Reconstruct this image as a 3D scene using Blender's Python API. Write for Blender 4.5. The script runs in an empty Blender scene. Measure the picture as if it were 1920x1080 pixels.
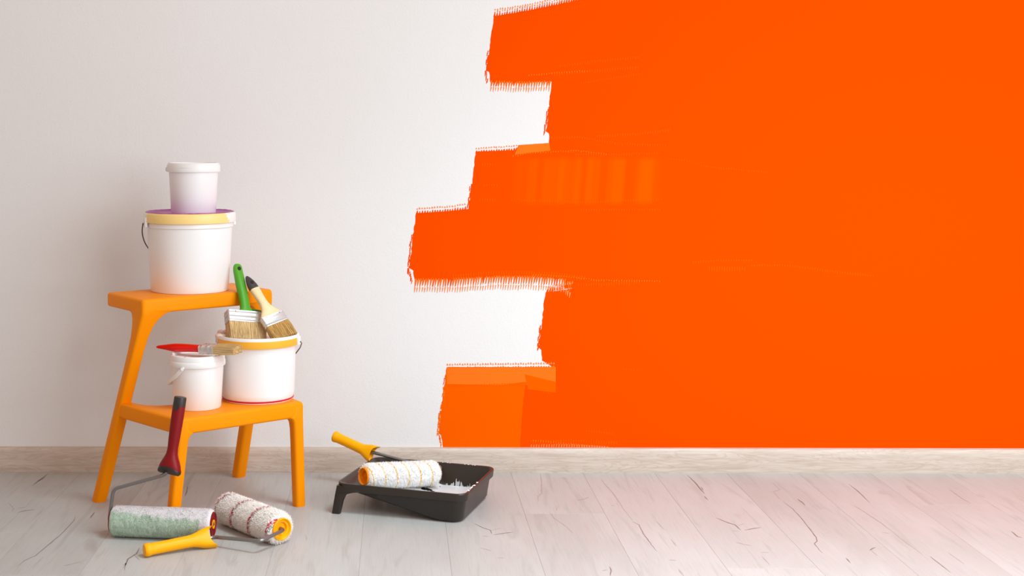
import bpy, bmesh, math, random
from mathutils import Vector, Matrix, noise
random.seed(11)
SC = bpy.context.scene
COL = SC.collection
PI = math.pi
R = math.radians

# ---------------------------------------------------------------- camera
F, CX, HZ, CH = 2550.0, 744.0, 246.0, 0.90      # focal (px), principal point (px), camera height (m)
cam = bpy.data.cameras.new('camera')
cam.sensor_width = 36.0
cam.lens = F / 1920 * 36
cam.shift_x = (960 - CX) / 1920
cam.shift_y = -(540 - HZ) / 1920
cam.clip_start = 0.05
cam_o = bpy.data.objects.new('camera', cam)
cam_o.location = (0, 0, CH)
cam_o.rotation_euler = (R(90), 0, 0)
COL.objects.link(cam_o)
SC.camera = cam_o

# ---------------------------------------------------------------- light
w = bpy.data.worlds.new('room_ambient')
SC.world = w
w.use_nodes = True
bg = w.node_tree.nodes['Background']
bg.inputs['Color'].default_value = (1.0, 0.755, 0.62, 1)
bg.inputs['Strength'].default_value = 0.58

def area(name, loc, target, sx, sy, power, color):
    l = bpy.data.lights.new(name, 'AREA')
    l.shape = 'RECTANGLE'; l.size = sx; l.size_y = sy
    l.energy = power; l.color = color
    o = bpy.data.objects.new(name, l)
    o.location = loc
    d = Vector(target) - Vector(loc)
    o.rotation_euler = d.to_track_quat('-Z', 'Y').to_euler()
    COL.objects.link(o)
    return o
area('window_light', (2.4, 0.6, 1.7), (-0.2, 2.8, 0.5), 3.1, 2.7, 115, (0.875, 1.0, 1.075))
floor_fill = area('floor_fill_light', (0.95, 2.0, 2.65), (0.95, 2.001, 0), 0.8, 0.8, 31, (0.78, 1.0, 1.08))  # unseen fill added overhead to brighten the right-hand floor against the orange bounce
floor_fill.data.spread = R(95)

SC.view_settings.view_transform = 'Standard'
SC.view_settings.look = 'None'
SC.view_settings.gamma = 1
SC.view_settings.use_curve_mapping = False
SC.view_settings.exposure = 0.0

# ---------------------------------------------------------------- helpers
def W(u, v, y):
    "point at depth y seen at pixel (u, v)"
    return Vector(((u - CX) / F * y, y, CH - (v - HZ) / F * y))

def lin(c):
    return tuple((x / 12.92 if x <= 0.04045 else ((x + 0.055) / 1.055) ** 2.4) for x in (k / 255 for k in c))

def node(nt, typ, loc=None, **kw):
    n = nt.nodes.new(typ)
    for k, v in kw.items():
        setattr(n, k, v)
    return n

def setin(n, **kw):
    for k, v in kw.items():
        n.inputs[k.replace('_', ' ')].default_value = v

def mat(name, rgb, rough=0.5, spec=0.4, metal=0.0, bump=0.0, bscale=80, vary=0.0, vscale=8, sss=0.0, lin_rgb=None):
    m = bpy.data.materials.new(name)
    m.use_nodes = True
    nt = m.node_tree
    p = nt.nodes['Principled BSDF']
    c = lin_rgb or lin(rgb)
    p.inputs['Base Color'].default_value = (*c, 1)
    p.inputs['Roughness'].default_value = rough
    p.inputs['Specular IOR Level'].default_value = spec
    p.inputs['Metallic'].default_value = metal
    if sss:
        p.inputs['Subsurface Weight'].default_value = sss
        p.inputs['Subsurface Radius'].default_value = (0.01, 0.008, 0.006)
        p.inputs['Subsurface Scale'].default_value = 0.5
    tc = node(nt, 'ShaderNodeTexCoord')
    if vary:
        nz = node(nt, 'ShaderNodeTexNoise'); setin(nz, Scale=vscale, Detail=4.0)
        mx = node(nt, 'ShaderNodeMix', data_type='RGBA', blend_type='MULTIPLY')
        mr = node(nt, 'ShaderNodeMapRange'); setin(mr, To_Min=1 - vary, To_Max=1.0)
        mr.inputs['From Min'].default_value = 0.3; mr.inputs['From Max'].default_value = 0.7
        nt.links.new(tc.outputs['Object'], nz.inputs['Vector'])
        nt.links.new(nz.outputs['Fac'], mr.inputs['Value'])
        mx.inputs[0].default_value = 1.0
        mx.inputs[6].default_value = (*c, 1)
        nt.links.new(mr.outputs['Result'], mx.inputs[7])
        nt.links.new(mx.outputs[2], p.inputs['Base Color'])
    if bump:
        nb = node(nt, 'ShaderNodeTexNoise'); setin(nb, Scale=bscale, Detail=3.0)
        b = node(nt, 'ShaderNodeBump'); setin(b, Strength=bump, Distance=0.002)
        nt.links.new(tc.outputs['Object'], nb.inputs['Vector'])
        nt.links.new(nb.outputs['Fac'], b.inputs['Height'])
        nt.links.new(b.outputs['Normal'], p.inputs['Normal'])
    return m

def mth(nt, op, a, b=None, c=None):
    n = node(nt, 'ShaderNodeMath', operation=op)
    for i, x in enumerate((a, b, c)):
        if x is None: continue
        if isinstance(x, (int, float)): n.inputs[i].default_value = x
        else: nt.links.new(x, n.inputs[i])
    return n.outputs[0]

def mixc(nt, fac, a, b):
    n = node(nt, 'ShaderNodeMix', data_type='RGBA')
    if isinstance(fac, (int, float)): n.inputs[0].default_value = fac
    else: nt.links.new(fac, n.inputs[0])
    for i, x in ((6, a), (7, b)):
        if isinstance(x, tuple): n.inputs[i].default_value = (*x[:3], 1)
        else: nt.links.new(x, n.inputs[i])
    return n.outputs[2]

def maprange(nt, v, a, b, c=0.0, d=1.0):
    n = node(nt, 'ShaderNodeMapRange')
    nt.links.new(v, n.inputs['Value'])
    n.inputs['From Min'].default_value = a; n.inputs['From Max'].default_value = b
    n.inputs['To Min'].default_value = c; n.inputs['To Max'].default_value = d
    return n.outputs['Result']

class MB:
    "collects shapes; build() links them as ONE mesh object"
    def __init__(s): s.v = []; s.f = []; s.m = []
    def add(s, vs, fs, mi=0):
        o = len(s.v); s.v += [Vector(p) for p in vs]
        s.f += [tuple(o + i for i in f) for f in fs]; s.m += [mi] * len(fs)
    def rings(s, rings, cap0=True, cap1=True, closed=True, mi=0):
        n = len(rings[0]); vs = [p for r in rings for p in r]; fs = []
        for k in range(len(rings) - 1):
            for i in range(n if closed else n - 1):
                j = (i + 1) % n
                fs.append((k*n+i, k*n+j, (k+1)*n+j, (k+1)*n+i))
        if cap0: fs.append(tuple(range(n - 1, -1, -1)))
        if cap1: fs.append(tuple((len(rings)-1)*n + i for i in range(n)))
        s.add(vs, fs, mi)
    def lathe(s, prof, n=64, o=(0, 0, 0), axis='z', mi=0, cap0=True, cap1=True):
        o = Vector(o); rs = []
        for r, z in prof:
            ring = []
            for i in range(n):
                a = 2*PI*i/n
                c, d = r*math.cos(a), r*math.sin(a)
                ring.append(o + (Vector((c, d, z)) if axis == 'z' else Vector((z, c, d))))
            rs.append(ring)
        s.rings(rs, cap0, cap1, mi=mi)
    def loft(s, secs, d, side, n=28, mi=0, saddle=None, ex=2.0):
        "sections (centre, rx, ry[, exponent]) square to direction d; rx along side"
        d = Vector(d).normalized(); sx = Vector(side); sx = (sx - d*sx.dot(d)).normalized(); sy = d.cross(sx)
        rs = []
        for k, sec in enumerate(secs):
            c, rx, ry = Vector(sec[0]), sec[1], sec[2]
            e = sec[3] if len(sec) > 3 else ex
            ring = []
            for i in range(n):
                a = 2*PI*i/n; ca, sa = math.cos(a), math.sin(a)
                p = c + sx*rx*math.copysign(abs(ca)**(2/e), ca) + sy*ry*math.copysign(abs(sa)**(2/e), sa)
                if saddle and k in saddle: p += d*saddle[k]*(abs(ca)**2.0 - 0.5)
                ring.append(p)
            rs.append(ring)
        s.rings(rs, mi=mi)
    def tube(s, pts, r, n=10, mi=0, bend=0.012, seg=5):
        pts = [Vector(p) for p in pts]; path = [pts[0]]
        for k in range(1, len(pts) - 1):                     # rounded bends
            a, b, c = pts[k-1], pts[k], pts[k+1]
            da = min(bend, (a-b).length*0.45); dc = min(bend, (c-b).length*0.45)
            p0 = b + (a-b).normalized()*da; p1 = b + (c-b).normalized()*dc
            for q in range(seg + 1):
                t = q/seg; path.append(p0*(1-t)**2 + b*2*t*(1-t) + p1*t*t)
        path.append(pts[-1]); rs = []; up = None
        for k, p in enumerate(path):
            t = (path[min(k+1, len(path)-1)] - path[max(k-1, 0)]).normalized()
            if up is None:
                up = t.orthogonal().normalized()
            up = (up - t*up.dot(t)).normalized(); sd = t.cross(up)
            rr = r[k*(len(r)-1)//(len(path)-1)] if isinstance(r, (list, tuple)) else r
            rs.append([p + up*rr*math.cos(2*PI*i/n) + sd*rr*math.sin(2*PI*i/n) for i in range(n)])
        s.rings(rs, mi=mi)
    def build(s, name, mats, parent=None, origin=(0, 0, 0), bevel=0, bseg=2, smooth=35, loc=None, rot=None):
        o = Vector(origin)
        me = bpy.data.meshes.new(name)
        me.from_pydata([tuple(p - o) for p in s.v], [], s.f)
        if not isinstance(mats, (list, tuple)): mats = [mats]
        for x in mats: me.materials.append(x)
        for p, mi in zip(me.polygons, s.m): p.material_index = mi
        bm = bmesh.new(); bm.from_mesh(me)
        bmesh.ops.recalc_face_normals(bm, faces=bm.faces)
        if bevel:
            es = [e for e in bm.edges if len(e.link_faces) == 2 and e.calc_face_angle(0) > R(30)]
            bmesh.ops.bevel(bm, geom=es, offset=bevel, segments=bseg, profile=0.5, affect='EDGES', clamp_overlap=True)
        bm.to_mesh(me); bm.free()
        if smooth:
            for p in me.polygons: p.use_smooth = True
            me.set_sharp_from_angle(angle=R(smooth))
        ob = bpy.data.objects.new(name, me); COL.objects.link(ob)
        if parent: ob.parent = parent
        if loc is not None: ob.location = loc
        if rot is not None: ob.rotation_euler = rot
        return ob

def prism(outline, z0, z1):
    b = MB(); n = len(outline)
    b.rings([[Vector((x, y, z0)) for x, y in outline], [Vector((x, y, z1)) for x, y in outline]])
    return b

def box(b, c, s, mi=0, rot=None):
    c = Vector(c); q = []
    for dz in (-1, 1):
        for dx, dy in ((-1, -1), (1, -1), (1, 1), (-1, 1)):
            p = Vector((dx*s[0]/2, dy*s[1]/2, dz*s[2]/2))
            q.append(c + (rot @ p if rot else p))
    b.add(q, [(3,2,1,0), (4,5,6,7), (0,1,5,4), (1,2,6,5), (2,3,7,6), (3,0,4,7)], mi)

def thing(name, label, cat, loc=(0, 0, 0), rotz=0, group=None):
    o = bpy.data.objects.new(name, None); COL.objects.link(o)
    o.empty_display_size = 0.05
    o.location = loc; o.rotation_euler = (0, 0, rotz)
    o['label'] = label; o['category'] = cat
    if group: o['group'] = group
    return o

# ---------------------------------------------------------------- materials
def wall_mat():
    m = bpy.data.materials.new('white_plaster'); m.use_nodes = True; nt = m.node_tree
    p = nt.nodes['Principled BSDF']; setin(p, Roughness=0.75)
    p.inputs['Specular IOR Level'].default_value = 0.2
    tc = node(nt, 'ShaderNodeTexCoord')
    n1 = node(nt, 'ShaderNodeTexNoise'); setin(n1, Scale=1.6, Detail=5.0)
    nt.links.new(tc.outputs['Object'], n1.inputs['Vector'])
    f = maprange(nt, n1.outputs['Fac'], 0.3, 0.7)
    nt.links.new(mixc(nt, f, (0.800, 0.788, 0.786), (0.825, 0.816, 0.814)), p.inputs['Base Color'])
    n2 = node(nt, 'ShaderNodeTexNoise'); setin(n2, Scale=170.0, Detail=3.0)
    n3 = node(nt, 'ShaderNodeTexNoise'); setin(n3, Scale=22.0, Detail=4.0)
    for n in (n2, n3): nt.links.new(tc.outputs['Object'], n.inputs['Vector'])
    h = mth(nt, 'ADD', n2.outputs['Fac'], mth(nt, 'MULTIPLY', n3.outputs['Fac'], 1.5))
    b = node(nt, 'ShaderNodeBump'); setin(b, Strength=0.22, Distance=0.002)
    nt.links.new(h, b.inputs['Height']); nt.links.new(b.outputs['Normal'], p.inputs['Normal'])
    return m

def plank_mat():
    m = bpy.data.materials.new('laminate_oak'); m.use_nodes = True; nt = m.node_tree
    p = nt.nodes['Principled BSDF']; setin(p, Roughness=0.45)
    p.inputs['Specular IOR Level'].default_value = 0.08
    tc = node(nt, 'ShaderNodeTexCoord'); oi = node(nt, 'ShaderNodeObjectInfo')
    off = node(nt, 'ShaderNodeCombineXYZ')
    nt.links.new(mth(nt, 'MULTIPLY', oi.outputs['Random'], 37.0), off.inputs['X'])
    nt.links.new(mth(nt, 'MULTIPLY', oi.outputs['Random'], 91.0), off.inputs['Y'])
    add = node(nt, 'ShaderNodeVectorMath', operation='ADD')
    nt.links.new(tc.outputs['Object'], add.inputs[0]); nt.links.new(off.outputs[0], add.inputs[1])
    def nz(sc, scale, det, dist=0.0):
        mp = node(nt, 'ShaderNodeMapping'); mp.inputs['Scale'].default_value = sc
        nt.links.new(add.outputs[0], mp.inputs['Vector'])
        n = node(nt, 'ShaderNodeTexNoise'); setin(n, Scale=scale, Detail=det, Distortion=dist)
        nt.links.new(mp.outputs[0], n.inputs['Vector']); return n.outputs['Fac']
    fine = nz((1, 0.03, 1), 330, 3); grain = nz((1, 0.10, 1), 32, 5, 1.2); blot = nz((1, 0.3, 1), 7, 3, 0.6)
    kn = nz((1, 0.42, 1), 9.5, 2, 0.9)
    base = mixc(nt, oi.outputs['Random'], (0.43, 0.412, 0.393), (0.485, 0.470, 0.452))
    c = mixc(nt, mth(nt, 'MULTIPLY', maprange(nt, blot, 0.35, 0.7), 0.55), base, (0.54, 0.530, 0.513))
    c = mixc(nt, mth(nt, 'MULTIPLY', maprange(nt, grain, 0.55, 0.75), 0.50), c, (0.35, 0.31, 0.28))
    c = mixc(nt, mth(nt, 'MULTIPLY', maprange(nt, fine, 0.5, 0.8), 0.38), c, (0.35, 0.32, 0.295))
    c = mixc(nt, mth(nt, 'MULTIPLY', maprange(nt, kn, 0.70, 0.80), 0.5), c, (0.34, 0.285, 0.25))
    nt.links.new(c, p.inputs['Base Color'])
    nt.links.new(maprange(nt, grain, 0.3, 0.7, 0.32, 0.48), p.inputs['Roughness'])
    b = node(nt, 'ShaderNodeBump'); setin(b, Strength=0.10, Distance=0.001)
    nt.links.new(fine, b.inputs['Height']); nt.links.new(b.outputs['Normal'], p.inputs['Normal'])
    return m

def skirting_mat():
    m = bpy.data.materials.new('oak_skirting'); m.use_nodes = True; nt = m.node_tree
    p = nt.nodes['Principled BSDF']; setin(p, Roughness=0.42)
    tc = node(nt, 'ShaderNodeTexCoord')
    def nz(sc, scale, det, dist=0.0):
        mp = node(nt, 'ShaderNodeMapping'); mp.inputs['Scale'].default_value = sc
        nt.links.new(tc.outputs['Object'], mp.inputs['Vector'])
        n = node(nt, 'ShaderNodeTexNoise'); setin(n, Scale=scale, Detail=det, Distortion=dist)
        nt.links.new(mp.outputs[0], n.inputs['Vector']); return n.outputs['Fac']
    a = nz((0.07, 1, 1), 120, 4, 1.0); b2 = nz((0.13, 1, 1), 22, 3, 2.2)
    ring = mth(nt, 'FRACT', mth(nt, 'MULTIPLY', b2, 11.0))
    ring = mth(nt, 'ABSOLUTE', mth(nt, 'SUBTRACT', ring, 0.5))
    c = mixc(nt, maprange(nt, a, 0.35, 0.7), (0.62, 0.525, 0.455), (0.50, 0.405, 0.335))
    c = mixc(nt, mth(nt, 'MULTIPLY', maprange(nt, ring, 0.22, 0.0), 0.45), c, (0.42, 0.32, 0.25))
    nt.links.new(c, p.inputs['Base Color'])
    return m

M = {}
M['wall'] = wall_mat(); M['plank'] = plank_mat(); M['skirt'] = skirting_mat()
M['subfloor'] = mat('subfloor_board', (120, 100, 86), 0.9)
M['crack'] = mat('laminate_crack', (146, 132, 124), 0.5, vary=0.3, vscale=40)
M['crack_soft'] = mat('laminate_shake', (178, 170, 164), 0.45, vary=0.2, vscale=40)
def paint(name, rgb): return mat(name, None, 0.8, 0.0, bump=0.04, bscale=160, lin_rgb=rgb)
M['p_full'] = paint('orange_paint', (0.87, 0.069, 0.0))
M['p_mid'] = paint('orange_paint_thin', (0.93, 0.112, 0.0))
M['p_thin'] = paint('orange_paint_sheer', (0.93, 0.175, 0.012))
M['p_light'] = paint('orange_paint_dry', (0.90, 0.27, 0.09))
M['p_faint'] = paint('orange_paint_faint', (0.87, 0.42, 0.26))
M['stool'] = mat('orange_plastic', None, 0.42, 0.10, bump=0.05, bscale=400, lin_rgb=(0.95, 0.285, 0.0))
M['white'] = mat('white_plastic', (240, 238, 238), 0.35, 0.45, sss=0.0)
M['white_lid'] = mat('white_lid_plastic', (238, 236, 235), 0.4, 0.45, bump=0.1, bscale=60)
M['steel'] = mat('steel_wire', (138, 136, 135), 0.3, 0.5, metal=0.8)
M['dark_wire'] = mat('dark_steel_wire', (110, 102, 92), 0.35, 0.5, metal=1.0)
M['ferrule'] = mat('tin_ferrule', (215, 213, 214), 0.36, 0.5, metal=0.75, bump=0.15, bscale=120)
M['purple'] = mat('purple_paint', (184, 26, 168), 0.3, 0.5, bump=0.4, bscale=45, vary=0.4, vscale=22)
M['red_paint'] = mat('red_paint', (200, 8, 40), 0.35)
M['green'] = mat('green_plastic', (78, 158, 28), 0.38)
M['dgreen'] = mat('dark_green_plastic', (14, 120, 12), 0.4)
M['red'] = mat('red_lacquer', (228, 4, 4), 0.3, 0.45)
M['wood'] = mat('pale_birch', (244, 218, 172), 0.5, 0.3, vary=0.1, vscale=60)
M['black_tip'] = mat('charcoal_lacquer', (66, 58, 56), 0.4)
M['hole'] = mat('dark_hole', (40, 34, 26), 0.8)
M['maroon'] = mat('maroon_rubber', (128, 6, 14), 0.45, 0.3)
M['black'] = mat('black_plastic', (42, 35, 29), 0.36, 0.5, bump=0.08, bscale=300)
M['cap'] = mat('charcoal_plastic', (50, 45, 42), 0.4)
M['yellow'] = mat('yellow_plastic', None, 0.38, 0.2, lin_rgb=(0.99, 0.43, 0.0))
M['yellow_hub'] = mat('amber_plastic', None, 0.4, 0.2, lin_rgb=(0.92, 0.27, 0.0))
M['wet'] = mat('white_wet_paint', (240, 240, 241), 0.2, 0.5, bump=0.25, bscale=70)
M['cream'] = mat('cream_paint_smear', (240, 222, 208), 0.35, 0.4, bump=0.3, bscale=60)
M['smudge'] = mat('paint_smudge', (205, 120, 110), 0.5)

def bristle_mat(name, a, b):
    m = bpy.data.materials.new(name); m.use_nodes = True; nt = m.node_tree
    p = nt.nodes['Principled BSDF']; setin(p, Roughness=0.6)
    tc = node(nt, 'ShaderNodeTexCoord')
    mp = node(nt, 'ShaderNodeMapping'); mp.inputs['Scale'].default_value = (1, 1, 0.04)
    n = node(nt, 'ShaderNodeTexNoise'); setin(n, Scale=900.0, Detail=2.0)
    nt.links.new(tc.outputs['Object'], mp.inputs['Vector']); nt.links.new(mp.outputs[0], n.inputs['Vector'])
    nt.links.new(mixc(nt, maprange(nt, n.outputs['Fac'], 0.32, 0.68), lin(a), lin(b)), p.inputs['Base Color'])
    return m
M['bristle'] = bristle_mat('natural_bristle', (196, 158, 100), (244, 218, 168))
M['bristle_dark'] = bristle_mat('golden_bristle', (172, 128, 66), (232, 194, 124))
M['bristle_pale'] = bristle_mat('pale_bristle', (206, 172, 112), (236, 210, 160))

def nap_mat(name, base, pitch, bands, slope=1.0, phase=0.0):
    "pile with helical yarn stripes: bands = [(from, to, rgb)] in fractions of the pitch"
    m = bpy.data.materials.new(name); m.use_nodes = True; nt = m.node_tree
    p = nt.nodes['Principled BSDF']; setin(p, Roughness=0.9)
    p.inputs['Specular IOR Level'].default_value = 0.1
    tc = node(nt, 'ShaderNodeTexCoord'); sp = node(nt, 'ShaderNodeSeparateXYZ')
    nt.links.new(tc.outputs['Object'], sp.inputs[0])
    nz = node(nt, 'ShaderNodeTexNoise'); setin(nz, Scale=150.0, Detail=2.0)
    nt.links.new(tc.outputs['Object'], nz.inputs['Vector'])
    ang = mth(nt, 'DIVIDE', mth(nt, 'ARCTAN2', sp.outputs['Z'], sp.outputs['Y']), 2*PI)
    t = mth(nt, 'ADD', mth(nt, 'DIVIDE', sp.outputs['X'], pitch), mth(nt, 'MULTIPLY', ang, slope))
    t = mth(nt, 'ADD', t, mth(nt, 'MULTIPLY', mth(nt, 'SUBTRACT', nz.outputs['Fac'], 0.5), 0.10))
    t = mth(nt, 'FRACT', mth(nt, 'ADD', t, 50.0 + phase))
    c = lin(base)
    n2 = node(nt, 'ShaderNodeTexNoise'); setin(n2, Scale=260.0, Detail=1.0)
    nt.links.new(tc.outputs['Object'], n2.inputs['Vector'])
    for a, b, rgb, brk in bands:
        f = mth(nt, 'MULTIPLY', mth(nt, 'GREATER_THAN', t, a), mth(nt, 'LESS_THAN', t, b))
        f = mth(nt, 'MULTIPLY', f, maprange(nt, n2.outputs['Fac'], brk - 0.06, brk + 0.06))
        c = mixc(nt, f, c, lin(rgb))
    nt.links.new(c, p.inputs['Base Color'])
    return m

# ---------------------------------------------------------------- the setting
WY, GAM = 3.60, R(-0.45)             # wall plane
floor = MB()
box(floor, (0.5, 1.2, -0.016), (8.2, 5.2, 0.014))
floor_o = floor.build('floor', M['subfloor'], smooth=0)
floor_o['kind'] = 'structure'; floor_o['label'] = 'pale grey beige laminate plank floor'

PW, PX0 = 0.189, -0.0773             # plank width and the seam positions
joints = {4: 2.799, 2: 3.20, 7: 3.274, 8: 3.068, -3: 3.219, 5: 2.45, 3: 2.55, 0: 2.30, 1: 2.52, -1: 2.38, -2: 2.60, -4: 2.76, -5: 3.05, 6: 2.35}
planks = {}
for c in range(-15, 22):
    j0 = joints.get(c, 2.3 + random.random()*1.2)
    ends = [j0 + k*1.28 for k in range(-4, 3)]
    for k in range(len(ends) - 1):
        y0, y1 = max(ends[k], -1.3), min(ends[k+1], 3.64)
        if y1 - y0 < 0.05: continue
        x0, x1 = PX0 + c*PW, PX0 + (c+1)*PW
        b = MB(); g = 0.0001
        box(b, (0, 0, -0.0045), (PW - 2*g, (y1 - y0) - 2*g, 0.009))
        o = b.build('plank', M['plank'], floor_o, bevel=0.0004, bseg=1, smooth=0, loc=((x0+x1)/2, (y0+y1)/2, 0))
        planks[(c, round(y0, 3), round(y1, 3))] = o

def fl(u, v):
    y = F*CH/(v - HZ); return Vector(((u - CX)/F*y, y, 0))
def crack(pts, wd, soft=False, lift=0.00025):
    "a dark split in the laminate's print, as a thin tapering sliver on its plank"
    P = [fl(*p) for p in pts]
    mid = P[len(P)//2]
    own = None
    for (c, y0, y1), o in planks.items():
        if PX0 + c*PW <= mid.x <= PX0 + (c+1)*PW and y0 <= mid.y <= y1: own = o
    if own is None: return
    Q = []
    for k in range(len(P) - 1):
        for t in (0, .34, .67): Q.append(P[k].lerp(P[k+1], t) + Vector((random.uniform(-1, 1), random.uniform(-1, 1), 0))*0.0006)
    Q.append(P[-1]); L, Rr = [], []
    for k, q in enumerate(Q):
        t = (Q[min(k+1, len(Q)-1)] - Q[max(k-1, 0)]).normalized(); nrm = Vector((-t.y, t.x, 0))
        s = k/(len(Q)-1); ww = wd*(0.15 + math.sin(PI*min(1, s*1.02))**0.7)*random.uniform(.8, 1.15)*0.5
        L.append(q + nrm*ww + Vector((0, 0, lift))); Rr.append(q - nrm*ww + Vector((0, 0, lift)))
    b = MB(); b.rings([L, Rr], False, False, closed=False)
    b.build('crack', M['crack_soft' if soft else 'crack'], own, origin=own.location, smooth=0)

for pts, wd, s in [
    ([(90,888),(76,899),(60,911)], .006, 0), ([(86,893),(78,899),(70,903)], .008, 0),
    ([(22,960),(26,953),(16,943)], .004, 1), ([(33,961),(48,957.5),(65,955.5)], .007, 0), ([(30,954),(50,950)], .003, 1),
    ([(144,925),(152,925.5)], .004, 0), ([(142,967),(139,976),(126,990),(110,1006),(90,1022),(66,1042),(46,1051),(31,1063)], .0035, 0),
    ([(178,960),(173,966),(169,972)], .008, 0), ([(120,1061),(140,1056),(152,1053)], .006, 1), ([(82,1043),(70,1055),(60,1066)], .003, 1),
    ([(229,1061),(236,1056),(233,1072)], .004, 1), ([(262,1027),(255,1039),(240,1048),(232,1066)], .006, 0), ([(250,1040),(262,1050)], .005, 1),
    ([(358,900),(352,908),(350,916)], .007, 1), ([(352,912),(350,922),(347,931)], .005, 0), ([(148,938),(156,935)], .003, 1),
    ([(573,1003),(575,1009),(574,1014)], .003, 1),
    ([(1013,888),(1016,904),(1016,926),(1009,930),(1009,941)], .005, 1), ([(1030,960),(1040,972),(1060,986),(1075,1000)], .003, 1),
    ([(1043,950),(1044,958)], .004, 1), ([(1082,938),(1094,936),(1104,932)], .007, 1),
    ([(890,982),(906,990),(919,994),(922,1001)], .005, 0), ([(919,995),(930,992),(940,990.5)], .003, 1), ([(925,1003),(948,999.5),(962,998)], .006, 0),
    ([(905,1005),(917,1006)], .003, 1), ([(900,1027),(912,1030),(921,1033)], .004, 1), ([(932,1046),(947,1046)], .003, 1),
    ([(1126,897),(1137,911),(1146,920),(1160,940),(1168,953),(1186,976)], .0035, 1), ([(1186,978),(1198,984),(1206,1000),(1213,1010),(1222,1022),(1232,1034)], .0035, 0),
    ([(1143,1062),(1146,1071),(1144,1080)], .005, 0), ([(1130,1070),(1138,1068)], .008, 1), ([(1145,948),(1153,948)], .004, 1),
    ([(1289,891),(1303,904),(1314,918),(1321,926)], .006, 0), ([(1314,913),(1319,920)], .004, 0), ([(1320,930),(1328,938)], .005, 0),
    ([(1343,971),(1362,979),(1378,984),(1389,994)], .006, 0), ([(1384,985),(1396,982)], .004, 1), ([(1396,994),(1414,991),(1427,989)], .008, 0),
    ([(1372,995),(1385,996)], .004, 1), ([(1380,1017),(1396,1021),(1409,1023)], .005, 1), ([(1427,1036),(1442,1036)], .003, 1), ([(1428,1042),(1443,1059)], .004, 1),
    ([(1448,905),(1463,918),(1450,922),(1462,936)], .004, 1), ([(1468,940),(1486,954),(1503,972),(1519,993),(1531,1008),(1532,1015),(1527,1019),(1535,1030),(1542,1037)], .004, 0),
    ([(1496,936),(1503,941),(1510,948)], .006, 0), ([(1230,976),(1245,993)], .003, 1), ([(1258,1011),(1268,1024)], .004, 1), ([(1255,1050),(1268,1051)], .005, 1),
    ([(1272,1067),(1282,1080)], .010, 1), ([(1591,907),(1610,922),(1631,943)], .004, 0),
    ([(1599,947),(1618,958),(1638,971),(1657,984),(1672,996)], .004, 1), ([(1672,996),(1700,1018),(1730,1040)], .003, 1), ([(1744,1043),(1760,1056),(1783,1074)], .004, 0),
    ([(1586,1046),(1595,1056)], .005, 0), ([(1630,1032),(1642,1026)], .008, 0), ([(1632,1030),(1645,1042)], .004, 1), ([(1655,998.5),(1668,1000)], .004, 1),
    ([(1896,996),(1908,1006),(1916,1008)], .006, 0), ([(1780,918),(1800,932),(1820,944)], .004, 1), ([(1778,1036),(1808,1058)], .003, 1)]:
    crack(pts, min(wd, .0062)*0.52, bool(s))

wall = MB()
box(wall, (0.5, 0.06, 1.35), (8.0, 0.12, 2.70))
wall_o = wall.build('wall_back', M['wall'], smooth=0, loc=(0, WY, 0), rot=(0, 0, GAM))
wall_o['kind'] = 'structure'; wall_o['label'] = 'white plastered wall half covered in fresh orange paint'

sk = MB(); prof = [(0, 0), (-.017, 0), (-.017, .004), (-.0165, .050), (-.0145, .058), (-.010, .0628), (-.004, .064), (0, .064)]
sk.rings([[Vector((x, y, z)) for y, z in prof] for x in (-3.4, 4.4)])
sk_o = sk.build('baseboard_back', M['skirt'], loc=(0, WY, 0), rot=(0, 0, GAM))
sk_o['kind'] = 'structure'; sk_o['label'] = 'pale oak skirting board along the wall'

# ---- the orange paint, a thin coat on the wall (child of the wall)
def wp(u, v, lift):
    a = (u - CX)/F; x = WY*a/(math.cos(GAM) - a*math.sin(GAM)); y = WY + x*math.sin(GAM)
    return Vector((x, -lift, CH - (v - HZ)/F*y))
pb = MB()
def coat(pts, mi, lift=0.0003):
    P = [wp(u, v, lift) for u, v in pts]; Q = [wp(u, v, -0.0005) for u, v in pts]
    pb.rings([Q, P], False, True, mi=mi)
def rag(pts, step=7, amp=1.6):
    "an outline with a slightly ragged edge"
    out = []
    for (a, b), (c, d) in zip(pts[:-1], pts[1:]):
        n = max(1, int(math.hypot(c-a, d-b)/step))
        for k in range(n):
            t = k/n; j = amp if 0 < k else 0
            out.append((a+(c-a)*t + random.uniform(-j, j)*.8, b+(d-b)*t + random.uniform(-j, j)*.4))
    return out + [pts[-1]]
BB = CH - 0.0635
def base_v(u):
    a = (u - CX)/F; x = WY*a/(math.cos(GAM) - a*math.sin(GAM)); y = WY + x*math.sin(GAM)
    return HZ + (CH - 0.060)/y*F
body = rag([(1990,-1000),(1180,-1000),(1150,-700),(1010,-690),(990,-560),(1160,-540),(1150,-400),(960,-390),(948,-270),(1140,-262),(1128,-130),(1210,-122),(1240,-40),(1080,1),(1000,18),(960,25),(926,30)])
body += rag([(926,30),(924,48),(917,95),(912,133),(917,135),(919,154)], 5, 1.3)
body += rag([(919,154),(980,156),(1034,153)], 4.75, .8)
body += rag([(1034,153),(1032,175),(1026,230),(1023,246),(1029,250),(1029,276)], 5, 1.3)
body += rag([(1029,272),(960,282),(892,284)], 4.75, .8)
body += rag([(892,284),(887,330),(879,384)], 5, 1.3)
body += rag([(878,392),(840,396),(780,400)], 4.75, .8)
body += rag([(780,400),(779,410),(773,450),(768,503),(775,507),(778,525)], 5, 1.3)
body += rag([(778,525),(850,524),(930,519),(1000,519),(1060,524),(1072,541),(1023,548)], 4.75, .8)
body += rag([(1023,548),(1021,560),(1014,620),(1010,652),(1015,656),(1016,676),(1040,690)], 5, 1.3)
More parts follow.
